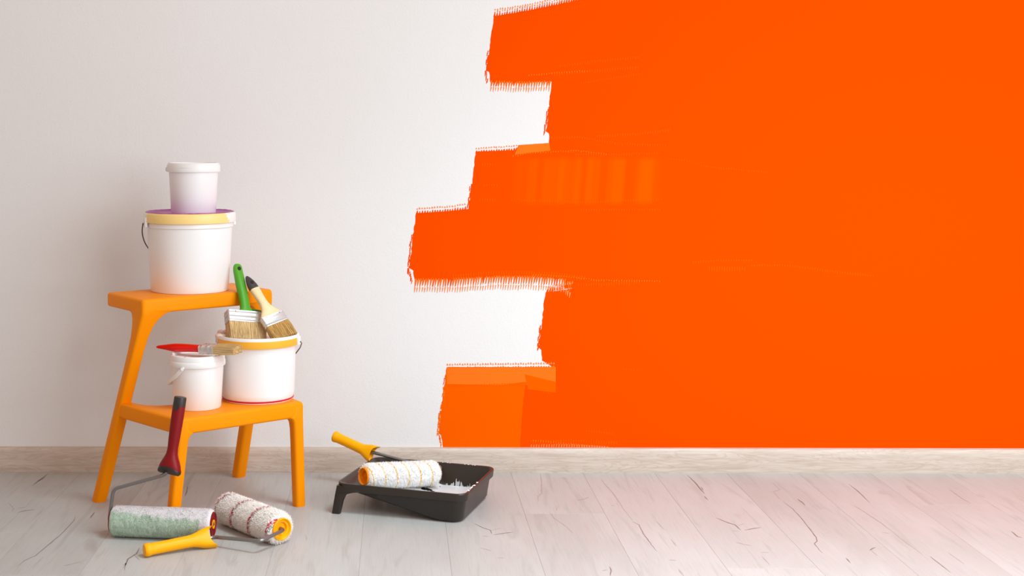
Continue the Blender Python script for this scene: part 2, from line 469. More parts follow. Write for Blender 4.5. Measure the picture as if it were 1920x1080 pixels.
body += rag([(1040,690),(1040,715),(985,722),(980,760),(975,base_v(975))], 5, .8)
body += [(1200, base_v(1200)), (1700, base_v(1700)), (2600, base_v(2600)), (3300, base_v(3300)), (3300, -1000)]
coat(body, 0)

def dash(u, v, dx, dy, wd, mi, lift, taper=0.5):
    h = wd/2; t = h*taper
    P = [(u-h, v), (u+h, v), (u+dx+t, v+dy), (u+dx-t, v+dy)]
    lf = lift + .00003*mi + random.random()*.00012
    pb.add([wp(*p, lf) for p in P], [(0, 1, 2, 3)], mi)
def along(pts, step):
    tot = 0; out = []; nxt = 0
    for (a, b), (c, d) in zip(pts[:-1], pts[1:]):
        L = math.hypot(c-a, d-b)
        while nxt <= tot + L:
            t = (nxt - tot)/L; out.append((a+(c-a)*t, b+(d-b)*t)); nxt += step
        tot += L
    return out
def fringe(pts, spec, step=4.75):
    "rows of nap marks: spec = [(offset, length, slant, width, material)]"
    for u, v in along(pts, step):
        for off, ln, sl, wd, mi in spec:
            dash(u + random.uniform(-.4, .4) + sl*off*0.12, v + off + random.uniform(-.6, .6), sl*abs(ln)*0.16*(1 if ln > 0 else -1), ln*random.uniform(.85, 1.15), wd*random.uniform(.85, 1.15), mi, 0.0004, 0.35)
# lower edges: long teeth still joined to the coat, then a row of faint loose marks
fringe([(780,523),(850,523),(930,518),(1000,518),(1060,523),(1072,533)], [(-1,14,-1,4.7,0), (-1,17,-1,2.6,2), (16,9,-1,2.5,3)])
fringe([(922,152),(980,154),(1032,152)], [(-1,10,-1,4.7,0), (-1,12,-1,2.6,2), (11,8,-1,2.4,3)])
fringe([(1026,548),(1075,538)], [(0,-7,-1,3.6,0), (-7,-5,-1,2.2,3)])
# upper edges
fringe([(927,31),(960,26),(1000,19),(1090,-2)], [(1,-7,-1,3.9,0), (-7,-3,-1,2.4,2), (-11,-3.4,-1,3.0,3)])
fringe([(893,286),(962,281),(972,280)], [(1,-4.5,-1,4.2,0), (-6,-3,0,3.4,3)])
fringe([(782,401),(840,397),(876,392)], [(1,-6,-1,4.0,0), (-8,-3.2,0,3.4,3)])
# left edges: short upright ticks
for a, b in (((917,95),(911,135)), ((912,135),(915,155)), ((1029,200),(1022,246)), ((884,345),(878,388)), ((773,440),(767,503)), ((768,505),(773,527)), ((1014,610),(1009,655))):
    for u, v in along([a, b], 4.2):
        dash(u + random.uniform(-2.4, .6), v, random.uniform(-1.6, -.6), random.uniform(5, 11), random.uniform(1.8, 2.6), 0, 0.0004, .5)
# the sheer stroke bottom left and its pale upper band
coat(rag([(838,688),(836,700),(828,760),(822,812),(827,816),(831,base_v(831))], 5, 1.6) + [(990, base_v(990))] + rag([(990,740),(985,700),(1040,688),(1040,688),(838,688)], 9, .6)[:-1], 1, 0.00025)
coat(rag([(838,690),(1042,688)], 9, .6) + rag([(1042,716),(985,716),(940,722),(838,720)], 9, .8), 2, 0.00045)
coat(rag([(984,702),(1042,716),(1042,736),(990,730)], 9, .6), 1, 0.0006)
fringe([(839,690),(1040,688)], [(1,-3,0,4.2,2), (-5,-3.6,0,3.6,3)])
for a, b in (((837,700),(824,800)), ((826,770),(822,815)), ((826,816),(829,836))):
    for u, v in along([a, b], 4.2):
        dash(u + random.uniform(-2.6, 1.0), v, random.uniform(-1.6, -.6), random.uniform(5, 10), random.uniform(1.8, 2.6), random.choice((1, 1, 2)), 0.0004, .5)
for u, v in along([(842,722),(1040,716)], 4.75):
    dash(u, v + random.uniform(-.6, .6), -.3, 4, 2.2, 1, 0.0007)
# thinner bands inside the third stroke and stray nap lines elsewhere in the coat
coat(rag([(940,298),(1244,286)], 6, .6) + rag([(1240,384),(940,388)], 6, .8), 5, 0.00045)
coat(rag([(972,272),(1030,268),(1032,282),(965,290)], 6, .6), 2, 0.00055)
def stray(pts, mi, ln=4, wd=1.8):
    for u, v in along(pts, 4.75): dash(u, v + random.uniform(-.7, .7), -.5, ln*random.uniform(.7, 1.3), wd, mi, 0.0007)
stray([(975,13),(1010,9),(1062,0)], 3, 2.4, 2.4); stray([(985,33),(1040,21),(1110,5)], 1, 2.4)
stray([(992,140),(1060,134),(1110,131)], 2, 3.2); stray([(1050,122),(1120,113),(1200,106)], 1, 4)
stray([(1035,137),(1120,130),(1200,124)], 1, 6); stray([(1090,155),(1140,146),(1200,138)], 1, 3)
stray([(1120,253),(1180,250),(1258,242)], 1, 5); stray([(1035,256),(1090,256),(1160,268),(1250,271)], 1, 4)
stray([(962,291),(1000,285),(1080,281),(1140,288)], 2, 3); stray([(1080,288),(1160,288),(1240,285)], 1, 4)
stray([(905,306),(930,306)], 1, 5); stray([(908,345),(935,345)], 1, 5); stray([(900,372),(930,372)], 1, 6)
stray([(960,372),(1090,378),(1240,372)], 1, 4); stray([(1090,392),(1240,391)], 1, 4)
stray([(1250,296),(1290,300),(1330,312),(1440,322)], 1, 3)
stray([(850,515),(930,508),(1030,509),(1100,518)], 1, 8); stray([(1000,514),(1060,517),(1120,524),(1240,526)], 2, 3)
stray([(1085,532),(1130,531),(1200,526)], 1, 6); stray([(1300,490),(1350,487),(1410,486)], 1, 4); stray([(1330,500),(1400,500)], 1, 9)
stray([(1410,496),(1480,496),(1580,510),(1640,516)], 1, 4); stray([(1170,690),(1200,693)], 1, 3); stray([(1010,730),(1036,737)], 1, 3)
stray([(1100,806),(1150,812)], 1, 3); stray([(990,825),(1060,823),(1160,828)], 1, 6)
fringe([(996,838),(1060,838),(1110,840),(1140,842)], [(-5,8,-1,1.8,3)]); stray([(1000,824),(1080,832),(1150,838)], 2, 4)
def band_paint():
    "coat rolled thin: soft upright bands between thick and sheer"
    m = bpy.data.materials.new('orange_paint_banded'); m.use_nodes = True; nt = m.node_tree
    p = nt.nodes['Principled BSDF']; setin(p, Roughness=0.8); p.inputs['Specular IOR Level'].default_value = 0.0
    tc = node(nt, 'ShaderNodeTexCoord'); sp = node(nt, 'ShaderNodeSeparateXYZ'); nt.links.new(tc.outputs['Object'], sp.inputs[0])
    a = wp(950, 340, 0); c = wp(1244, 340, 0); z0 = wp(1000, 388, 0).z; z1 = wp(1000, 292, 0).z
    nz = node(nt, 'ShaderNodeTexNoise', noise_dimensions='1D'); setin(nz, Scale=26.0, Detail=1.0)
    sx = mth(nt, 'ADD', sp.outputs['X'], mth(nt, 'MULTIPLY', sp.outputs['Z'], -.08))
    nt.links.new(sx, nz.inputs['W'])
    f = mth(nt, 'MULTIPLY', maprange(nt, nz.outputs['Fac'], .36, .60, .12, 1), maprange(nt, sp.outputs['X'], a.x, a.x + .10))
    f = mth(nt, 'MULTIPLY', f, mth(nt, 'MULTIPLY', maprange(nt, sp.outputs['Z'], z0, z0 + .02), maprange(nt, sp.outputs['Z'], z1, z1 - .015)))
    nt.links.new(mixc(nt, f, (0.87, 0.069, 0.0), (0.87, 0.097, 0.0)), p.inputs['Base Color'])
    return m
pb_o = pb.build('orange_paint', [M['p_full'], M['p_mid'], M['p_thin'], M['p_light'], M['p_faint'], band_paint()], wall_o, smooth=0)
pb_o['label'] = 'bright orange paint rolled on in ragged stepped strokes'

# ---------------------------------------------------------------- step stool
TH = R(37)
EX, EN = Vector((math.cos(TH), math.sin(TH), 0)), Vector((-math.sin(TH), math.cos(TH), 0))
s_loc = EX*1.61 + EN*2.90
stool = thing('step_stool', 'orange plastic two-step stool with slanted legs, stacked with buckets', 'step stool', s_loc, TH)
ZT, ZL = 0.507, 0.2545
def rrect(x0, x1, y0, y1, r, n=5):
    pts = []
    for cx, cy, a0 in ((x1-r, y0+r, -90), (x1-r, y1-r, 0), (x0+r, y1-r, 90), (x0+r, y0+r, 180)):
        for k in range(n + 1):
            a = R(a0 + 90*k/n); pts.append((cx + r*math.cos(a), cy + r*math.sin(a)))
    return pts
def slab(outline, z0, z1, r):
    "slab with rounded upper and lower edges"
    b = MB(); n = len(outline); P = [Vector((x, y, 0)) for x, y in outline]
    nr = []
    for i in range(n):
        t = (P[(i+1) % n] - P[i-1]).normalized(); nr.append(Vector((-t.y, t.x, 0)))
    rings = []
    for k in range(6):
        a = R(90*k/5); rings.append([P[i] + nr[i]*r*(1-math.sin(a)) + Vector((0, 0, z0 + r*(1-math.cos(a)))) for i in range(n)])
    for k in range(6):
        a = R(90*k/5); rings.append([P[i] + nr[i]*r*(1-math.cos(a)) + Vector((0, 0, z1 - r*(1-math.sin(a)))) for i in range(n)])
    b.rings(rings); return b
slab(rrect(-.178, .178, -.016, .178, .009), ZT-.034, ZT, .007).build('top_step', M['stool'], stool)
half = [(.172,-.169),(.1700,-.140),(.193,.086),(.163,.086),(.156,.045),(.146,.018),(.128,-.002),(.104,-.012),(.06,-.014)]
ol = []
for k in range(6):
    a = R(-90 + 90*k/5); ol.append((.1665-.009+.009*math.cos(a), -.175+.009+.009*math.sin(a)))
ol += [(.170,-.140),(.180,-.04),(.192,.086),(.164,.086),(.158,.045),(.148,.018),(.130,-.002),(.104,-.012),(.06,-.014)]
ol = ol + [(-x, y) for x, y in reversed(ol)]
slab(ol, ZL-.037, ZL, .007).build('lower_step', M['stool'], stool)
def leg(sx, secs, outer=True):
    "secs: z, outer corner x, front y, width x, width y"
    b = MB(); rings = []
    for z, xo, yf, wx, wy in secs:
        x0, x1 = xo - wx, xo
        pts = rrect(x0, x1, yf, yf + wy, min(.008, wx*.45, wy*.45), 4)
        rings.append([Vector((sx*x, y, z)) for x, y in pts])
    b.rings(rings); return b
def rear(z):
    t = min(1, z/.474); return (.2105 + (.1784-.2105)*t, .166 + (-.0164-.166)*t)
for sx in (-1, 1):
    secs = []
    for z, wx, wy in ((0, .029, .030), (.012, .030, .031), (.20, .0305, .031), (.38, .0315, .033), (.415, .034, .036), (.44, .040, .042), (.458, .050, .050), (.470, .064, .060), (.476, .084, .074), (.482, .034, .036), (.496, .033, .034), (.4975, .028, .028)):
        x, y = rear(z); secs.append((z, x, y, wx, wy))
    leg(sx, secs).build('leg', M['stool'], stool)
    secs = []
    for z, wx, wy in ((0, .026, .027), (.10, .0265, .028), (.190, .0275, .0285), (.207, .029, .030), (.2145, .033, .033), (.2195, .040, .038), (.225, .030, .030), (.2435, .029, .029), (.2450, .024, .024)):
        t = min(1, z/.218); secs.append((z, .183 + (.1669-.183)*t, -.160 + (-.1754+.160)*t, wx, wy))
    leg(sx, secs).build('leg', M['stool'], stool)

# ---------------------------------------------------------------- buckets
def ear(b, ang, r, z, s=(.012, .02, .022)):
    rot = Matrix.Rotation(ang, 3, 'Z')
    box(b, rot @ Vector((r + s[0]/2, 0, z)), s, rot=rot)

def band_mat(name, main, edge, c0, c1, soft):
    "band that is coloured where it faces c0..c1 (angles, degrees) and white elsewhere, with a ragged border"
    m = bpy.data.materials.new(name); m.use_nodes = True; nt = m.node_tree
    p = nt.nodes['Principled BSDF']; setin(p, Roughness=0.4)
    tc = node(nt, 'ShaderNodeTexCoord'); sp = node(nt, 'ShaderNodeSeparateXYZ')
    nt.links.new(tc.outputs['Object'], sp.inputs[0])
    nz = node(nt, 'ShaderNodeTexNoise'); setin(nz, Scale=70.0, Detail=3.0)
    nt.links.new(tc.outputs['Object'], nz.inputs['Vector'])
    ang = mth(nt, 'MULTIPLY', mth(nt, 'ARCTAN2', sp.outputs['Y'], sp.outputs['X']), 180/PI)
    ang = mth(nt, 'ADD', ang, mth(nt, 'MULTIPLY', mth(nt, 'SUBTRACT', nz.outputs['Fac'], 0.5), soft))
    f = mth(nt, 'MULTIPLY', maprange(nt, ang, c0-1, c0+1), maprange(nt, ang, c1+1, c1-1))
    nt.links.new(mixc(nt, f, edge, main), p.inputs['Base Color'])
    return m
M['band_pale'] = band_mat('pale_yellow_stain', lin((250, 216, 138)), lin((238, 234, 230)), -152, -28, 60)
M['band_gold'] = band_mat('golden_band', (0.97, 0.47, 0.03), lin((238, 232, 226)), -160, -12, 10)

# big bucket on the top step
t = thing('bucket', 'large white bucket on the top step with purple paint on its lid', 'bucket', (-.512, 3.366, ZT + .0005), 0)
b = MB(); b.lathe([(.088,.0),(.0945,.0),(.0960,.003),(.1045,.165),(.1045,.172),(.100,.172),(.092,.006),(.04,.005)], 80); b.build('body', M['white'], t)
b = MB(); b.lathe([(.1045,.156),(.1070,.158),(.1065,.166),(.1045,.170)], 80, cap0=False, cap1=False); b.build('reinforcing_ring', M['white'], t)
b = MB(); b.lathe([(.105,.170),(.1125,.1695),(.1132,.172),(.1130,.188),(.1115,.1915),(.1090,.1935),(.1065,.1935),(.105,.1915),(.104,.188),(.05,.1875)], 80); lid = b.build('lid', M['band_pale'], t)
b = MB()
rs = []
for rr, zz in ((.1092,.1938),(.1065,.1952),(.1030,.1935),(.095,.1905),(.05,.1895),(.002,.1895)):
    rs.append([Vector(((rr + noise.noise((math.cos(a)*4, math.sin(a)*4, rr*40))*(.0013 if rr > .09 else 0))*math.cos(a), (rr + noise.noise((math.cos(a)*4, math.sin(a)*4, rr*40))*(.0013 if rr > .09 else 0))*math.sin(a), zz + noise.noise((math.cos(a)*9, math.sin(a)*9, rr*60))*.0008)) for a in (2*PI*i/80 for i in range(80))])
b.rings(rs, cap0=False); b.build('wet_paint', M['purple'], lid)['label'] = 'purple paint smeared over the lid'
for ang in (R(206), R(26)):
    b = MB(); ear(b, ang, .1095, .170, (.007, .022, .024)); b.build('handle_ear', M['white'], t, bevel=.002)
b = MB(); pts = []
for k in range(13):
    s = k/12; a = R(206 - 180*s); dr = .1185 - .006*math.sin(PI*s)          # the bail hangs round the back
    pts.append(Vector((dr*math.cos(a), dr*math.sin(a), .168 - .105*math.sin(PI*s)**1.1)))
b.tube(pts, .0016, 8, bend=.02); b.build('handle', M['dark_wire'], t)['label'] = 'thin wire handle hanging down behind'

# small bucket on the lid of the big one
t = thing('bucket', 'small white lidded bucket at the very top of the stack', 'bucket', (-.5025, 3.362, ZT + .1906), 0)
b = MB(); b.lathe([(.05,0),(.0535,0),(.0548,.002),(.0605,.106),(.0605,.110),(.03,.110)], 64); b.build('body', M['white'], t)
b = MB(); b.lathe([(.0608,.1025),(.0655,.1025),(.0662,.1045),(.0655,.118),(.0635,.1215),(.0615,.1245),(.0585,.1245),(.0570,.1205),(.02,.1200)], 64)
lid = b.build('lid', M['white_lid'], t)
b = MB(); b.loft([(Vector((-.028 + .01*k, -.0585 - .004*math.sin(PI*k/5), .1195)), .0, .0) if 0 else (Vector((-.0335 + .0085*k, -math.sqrt(.0652**2 - (-.0335 + .0085*k)**2), .1135 + .0006*math.sin(PI*k/5))), .0022*math.sin(PI*(k+.35)/5.7), .0016*math.sin(PI*(k+.35)/5.7)) for k in range(6)], (1, 0, 0), (0, 0, 1), 10)
b.build('lid_tab', M['white_lid'], lid)
b = MB(); ear(b, R(186), .0645, .1085, (.0035, .012, .010)); b.build('handle_ear', M['white'], t, bevel=.001)

# large bucket on the lower step
t = thing('bucket', 'wide white bucket with golden yellow band on the lower step under two brushes', 'bucket', (-.3355, 3.288, ZL + .0005), 0)
b = MB(); b.lathe([(.070,.0),(.0835,.0),(.0850,.0025)], 80, cap1=False)
b.lathe([(.0850,.0025),(.0842,.0035),(.0850,.0065),(.0868,.010),(.0880,.020),(.0915,.132),(.0915,.138),(.088,.138)], 80, cap0=False); b.build('body', M['white'], t)
b = MB(); b.lathe([(.0852,.0028),(.0862,.0034),(.0866,.0060),(.0858,.0068)], 80, cap0=False, cap1=False); b.build('paint_ring', M['red_paint'], t)['label'] = 'red paint line round the foot'
b = MB(); b.lathe([(.092,.1325),(.0985,.1325),(.0995,.1345),(.1000,.150)], 80, cap1=False); b.build('band', M['band_gold'], t)
b = MB(); b.lathe([(.1000,.150),(.0992,.1545),(.0975,.1570),(.0950,.1570),(.0930,.1540),(.0920,.1445),(.05,.1435)], 80, cap0=False); lid = b.build('lid', M['white_lid'], t)
b = MB()
for k in range(15):                                          # cream paint crusted on the left of the lid
    a = R(150 + 62*random.random()); rr = random.uniform(.082, .0985)
    c = Vector((rr*math.cos(a), rr*math.sin(a), .1560)); q = random.uniform(.006, .011)
    b.loft([(c + Vector((0, 0, z*q)), q*s, q*s*.8) for z, s in ((-.5,.9),(0,1),(.3,.75),(.45,.3))], (0, 0, 1), (math.cos(a*7), math.sin(a*7), 0), 12)
o = b.build('dried_paint', M['cream'], lid); o['kind'] = 'stuff'; o['label'] = 'cream paint crust on the left of the lid'
for ang in (R(-10), R(170)):
    b = MB(); ear(b, ang, .0985, .142, (.006, .02, .020)); b.build('handle_ear', M['white'], t, bevel=.002)
b = MB(); pts = []
for k in range(13):
    s = k/12; a = R(-10 + 180*s)
    pts.append(Vector((.1055*math.cos(a), .1055*math.sin(a), .139 - .075*math.sin(PI*s)**1.7)))
b.tube(pts, .0014, 8, bend=.006); b.build('handle', M['dark_wire'], t)['label'] = 'thin wire handle hanging behind'

# small bucket on the lower step
t = thing('bucket', 'small white bucket on the lower step with plastic handle and a red brush across it', 'bucket', (-.4665, 3.186, ZL + .0005), 0)
b = MB(); b.lathe([(.05,0),(.0535,0),(.0548,.002),(.0608,.103),(.0608,.106),(.0575,.106),(.0520,.006),(.02,.004)], 64); b.build('body', M['white'], t)
b = MB(); b.lathe([(.0605,.0985),(.0642,.0985),(.0650,.1005),(.0648,.1095),(.0640,.1110),(.0632,.1120),(.0635,.1165),(.0620,.1235),(.0600,.1250),(.0575,.1240),(.0560,.1185),(.02,.1180)], 64)
lid = b.build('lid', M['white_lid'], t)
b = MB()
for k in range(22):
    a = R(random.uniform(180, 350)); rr = .0585 + random.uniform(-.006, .0015)
    c = Vector((rr*math.cos(a), rr*math.sin(a), .1243 if rr > .057 else .1195))
    b.loft([(c + Vector((0, 0, z)), s*random.uniform(.002, .005), s*.0016) for z, s in ((-.001,1),(.0004,1),(.0008,.5))], (0, 0, 1), (-math.sin(a), math.cos(a), 0), 8)
o = b.build('paint_drops', M['smudge'], lid); o['kind'] = 'stuff'; o['label'] = 'dried pinkish paint specks on the rim'
b = MB(); rot = Matrix.Rotation(R(-112), 3, 'Z')
pv = Vector((.0665*math.cos(R(-113)), .0665*math.sin(R(-113)), .0985))
b.loft([(pv + Vector((0, .004, 0)), .0035, .0035), (pv + Vector((0, -.003, 0)), .0035, .0035)], (0, 1, 0), (1, 0, 0), 14)
b.build('handle_pivot', M['white_lid'], t)
b = MB(); pts = []
for k in range(12):
    s = k/11; a = -113 - 180*s                              # round the left side to the far pivot
    pts.append(Vector((.0668*math.cos(R(a)) - .003*math.sin(PI*s), .0668*math.sin(R(a)), .0985 - .047*math.sin(PI*min(1, s*1.0))**.75)))
rings = []
for k, p in enumerate(pts):
    d = (pts[min(k+1, 11)] - pts[max(k-1, 0)]).normalized(); o = Vector((p.x, p.y, 0)).normalized(); u = d.cross(o).normalized()
    rings.append([p + o*.0011 + u*.0042, p + o*.0011 - u*.0042, p - o*.0011 - u*.0042, p - o*.0011 + u*.0042])
b.rings(rings); b.build('handle', M['white_lid'], t, bevel=.0005)['label'] = 'flat white plastic handle'

# ---------------------------------------------------------------- brushes
def bristles(name, mt, parent, wx, wy, L, spread, rows, taper=0.96):
    "strands from a ferrule mouth at z = L down to tips at z = 0"
    b = MB()
    b.rings([[Vector((sx*wx/2*.97*s, sy*wy/2*.94*s2, z)) for sx, sy in ((-1,-1),(1,-1),(1,1),(-1,1))] for z, s, s2 in ((L+.003, 1, 1), (.004, spread*.97, spread*taper*.9))])
    nx, ny = rows
    for i in range(nx):
        for j in range(ny):
            edge = j in (0, ny-1) or i in (0, nx-1)
            if not edge and random.random() < .55: continue
            x = (i + .5)/nx - .5 + random.uniform(-.3, .3)/nx; y = (j + .5)/ny - .5 + random.uniform(-.2, .2)/ny
            a = Vector((x*wx, y*wy, L + .002))
            e = Vector((x*wx*spread + random.gauss(0, .0007), y*wy*spread*taper + random.gauss(0, .0006), abs(random.gauss(0, .0013))))
            m = (a + e)/2 + Vector((x*.002, y*.003 + random.gauss(0, .0003), 0)); rw = random.uniform(.0006, .0010)
            rg = []
            for p, q in ((a, rw), (m, rw), (e, rw*.5)):
                rg.append([p + Vector((q*math.cos(c), q*math.sin(c), 0)) for c in (0, 2.1, 4.2)])
            b.rings(rg, cap0=False)
    o = b.build(name, mt, parent, smooth=60); return o

def ferrule(parent, wx, wy, z0, z1, mt):
    b = MB(); g = .0012; H = z1 - z0
    prof = [(0, 0), (.04, .0006), (.10, .0006), (.14, 0), (.30, 0), (.34, .0008), (.40, .0008), (.44, 0), (.70, 0), (.74, .0008), (.80, .0008), (.84, 0), (.96, 0), (1, .0005)]
    b.rings([[Vector((x, y, z0 + f*H)) for x, y in rrect(-wx/2-e, wx/2+e, -wy/2-e, wy/2+e, min(.004, wy*.3), 3)] for f, e in prof])
    fo = b.build('ferrule', mt, parent)
    for sx in (-1, 1):
        n = MB(); n.loft([(Vector((sx*wx*.3, -wy/2 - .0002, z1 - H*.1)), .0011, .0011), (Vector((sx*wx*.3, -wy/2 - .0012, z1 - H*.1)), .0008, .0008)], (0, -1, 0), (1, 0, 0), 8)
        n.build('nail', M['dark_wire'], fo)
    return fo

def frame(tip, top, side):
    "matrix whose z runs from the bristle tips to the handle end and whose x follows side"
    z = (Vector(top) - Vector(tip)).normalized(); x = Vector(side); x = (x - z*x.dot(z)).normalized(); y = z.cross(x)
    m = Matrix((x, y, z)).transposed().to_4x4(); m.translation = Vector(tip); return m

def holed_handle(name, mt, parent, secs, hz, hr, hmat, n=24):
    b = MB(); b.loft(secs, (0, 0, 1), (1, 0, 0), n)
    o = b.build(name, mt, parent); return o

def hang_hole(parent, z, r, y, th):
    b = MB(); b.loft([(Vector((0, y - th, z)), r, r*1.15), (Vector((0, y + th, z)), r, r*1.15)], (0, 1, 0), (1, 0, 0), 16)
    o = b.build('hanging_hole', M['hole'], parent); return o

# wide brush, green handle
gt = thing('paint_brush', 'wide paint brush with green handle propped on the wide bucket', 'paint brush', (0, 0, 0))
gm = Matrix.Translation(Vector((-.3570, 3.245, ZL + .1440))) @ (Matrix.Rotation(R(28), 4, 'Z') @ Matrix.Rotation(R(8), 4, 'Y') @ Matrix.Rotation(R(-32), 4, 'X'))
gt.matrix_world = gm
bristles('bristles', M['bristle'], gt, .094, .026, .046, .985, (80, 16))
ferrule(gt, .097, .028, .045, .074, M['ferrule'])
b = MB(); b.loft([(Vector((.020, .003, z)), rx, ry, 4) for z, rx, ry in ((.070,.0255,.0095),(.082,.0255,.0095),(.0835,.0245,.0085))], (0, 0, 1), (1, 0, 0), 40)
b.build('handle_base', M['dgreen'], gt)['label'] = 'dark green shoulder of the handle'
hs = [(Vector((x, 0, z)), rx, ry, 2.6) for z, x, rx, ry in ((.070,.004,.020,.010),(.080,.004,.0165,.0100),(.088,.003,.0125,.0100),(.104,.002,.0116,.0100),(.126,.000,.0118,.0105),(.150,-.003,.0122,.0105),(.170,-.005,.0120,.0095),(.188,-.007,.0118,.0080),(.198,-.007,.0110,.0070),(.204,-.007,.0080,.0055),(.206,-.007,.004,.0025))]
b = MB(); b.loft(hs, (0, 0, 1), (1, 0, 0), 28); ho = b.build('handle', M['green'], gt)
b = MB(); b.loft([(Vector((-.0065, -.0090, .190)), .0044, .0052), (Vector((-.0065, -.0066, .190)), .0042, .0050)], (0, 1, 0), (1, 0, 0), 18); b.build('hanging_hole', M['hole'], ho)

# wooden brush
tip, top = Vector((-.264, 3.246, ZL + .1500)), Vector((-.3680, 3.326, ZL + .1500 + .140))
wt = thing('paint_brush', 'paint brush with pale wooden handle and dark tip leaning against the green-handled one', 'paint brush')
wt.matrix_world = frame(tip, top, (.052, .0395, .016))
bristles('bristles', M['bristle_dark'], wt, .060, .013, .046, 1.05, (60, 10))
ferrule(wt, .063, .0155, .044, .070, M['ferrule'])
hp = [(.066,.029,.0068),(.073,.0290,.0068),(.080,.0240,.0072),(.088,.0175,.0078),(.097,.0130,.0083),(.108,.0108,.0085),(.122,.0105,.0085),(.138,.0115,.0088),(.152,.0125,.0088)]
b = MB(); b.loft([(Vector((0, 0, z)), rx, ry, 2.5) for z, rx, ry in hp], (0, 0, 1), (1, 0, 0), 28); b.build('handle', M['wood'], wt)
hp = [(.1515,.0126,.0089),(.162,.0125,.0086),(.173,.0105,.0078),(.183,.0072,.0062),(.190,.0038,.004),(.1925,.0012,.0015)]
b = MB(); b.loft([(Vector((0, 0, z)), rx, ry, 2.4) for z, rx, ry in hp], (0, 0, 1), (1, 0, 0), 28); ct = b.build('handle_tip', M['black_tip'], wt); ct['label'] = 'charcoal dipped handle end'
b = MB(); b.loft([(Vector((.0005, -.0090, .168)), .0042, .0046), (Vector((.0005, -.0066, .168)), .004, .0044)], (0, 1, 0), (1, 0, 0), 18); b.build('hanging_hole', M['hole'], ct)

# red brush lying across the small bucket
tip, top = W(447, 653.5, 3.130), W(266, 650.5, 3.250)
tip.z = ZL + .1252 + .0170; top.z = ZL + .1252 + .0065
rt = thing('paint_brush', 'red-handled paint brush lying across the small bucket on the lower step', 'paint brush')
rt.matrix_world = frame(tip, top, (.30, .85, .06))
bristles('bristles', M['bristle_pale'], rt, .034, .0185, .062, 1.04, (40, 10))
ferrule(rt, .036, .0180, .059, .099, M['ferrule'])
hp = [(.096,.0170,.0080),(.104,.0165,.0078),(.118,.0130,.0080),(.135,.0120,.0086),(.155,.0130,.0092),(.176,.0125,.0092),(.190,.0095,.0080),(.202,.0070,.0062),(.214,.0060,.0048),(.224,.0050,.0036),(.229,.0030,.0018)]
b = MB(); b.loft([(Vector((0, 0, z)), rx, ry, 2.4) for z, rx, ry in hp], (0, 0, 1), (1, 0, 0), 28); b.build('handle', M['red'], rt)

# ---------------------------------------------------------------- rollers
def nap(name, mt, parent, L, r, hair, count, c, axis, lip=.66, seed=3, lump=.0012):
    "fleecy cover round local x: rounded sleeve plus thousands of short tufts"
    rnd = random.Random(seed); b = MB(); n = 56; rs = []
    ends = r*.24
    xs = [(-L/2 + .013, r*(lip-.08)), (-L/2 + .003, r*(lip-.04)), (-L/2, r*lip), (-L/2 + ends*.12, r*(lip*.5+.5)), (-L/2 + ends*.5, r*(lip*.12+.87)), (-L/2 + ends, r)]
    xs += [(-L/2 + ends + (L - 2*ends)*k/26, r) for k in range(1, 26)]
    xs += [(-x, q) for x, q in reversed(xs[:6])]
    for x, q in xs:
        ring = []
        for i in range(n):
            a = 2*PI*i/n
            d = q - hair*.35 + lump*noise.noise((x*90, math.cos(a)*3.2, math.sin(a)*3.2))
            ring.append(Vector((x, d*math.cos(a), d*math.sin(a))))
        rs.append(ring)
    b.rings(rs, False, False)
    for k in range(count):
        x = rnd.uniform(-L/2, L/2); a = rnd.uniform(0, 2*PI)
        e = min(1.0, (L/2 - abs(x))/ends); q = r*(.70 + .30*math.sin(e*PI/2)) - hair*.45
        ax = math.copysign((1-e)*.9, x)
        o = Vector((x, q*math.cos(a), q*math.sin(a)))
        d = Vector((ax + rnd.gauss(0, .35), math.cos(a), math.sin(a)))
        tn = Vector((0, -math.sin(a), math.cos(a)))
        d = (d + tn*rnd.gauss(.25, .75) + Vector((rnd.gauss(0, .45), 0, 0))).normalized(); ln = hair*rnd.uniform(.55, 1.15); w = rnd.uniform(.0005, .0010)*(hair/.006)**.5
        s1 = d.orthogonal().normalized(); s2 = d.cross(s1)
        b.add([o + s1*w, o - s1*w*.5 + s2*w*.87, o - s1*w*.5 - s2*w*.87, o + d*ln], [(0, 1, 3), (1, 2, 3), (2, 0, 3)])
    ob = b.build(name, mt, parent, smooth=70)
    ob.matrix_local = axis
    return ob

def axis_m(p0, p1, origin, spin=0):
    x = (p1 - p0).normalized(); y = Vector((0, 0, 1)).cross(x).normalized(); z = x.cross(y)
    m = Matrix((x, y, z)).transposed().to_4x4(); m.translation = (p0 + p1)/2 - Vector(origin)
    return m @ Matrix.Rotation(spin, 4, 'X')

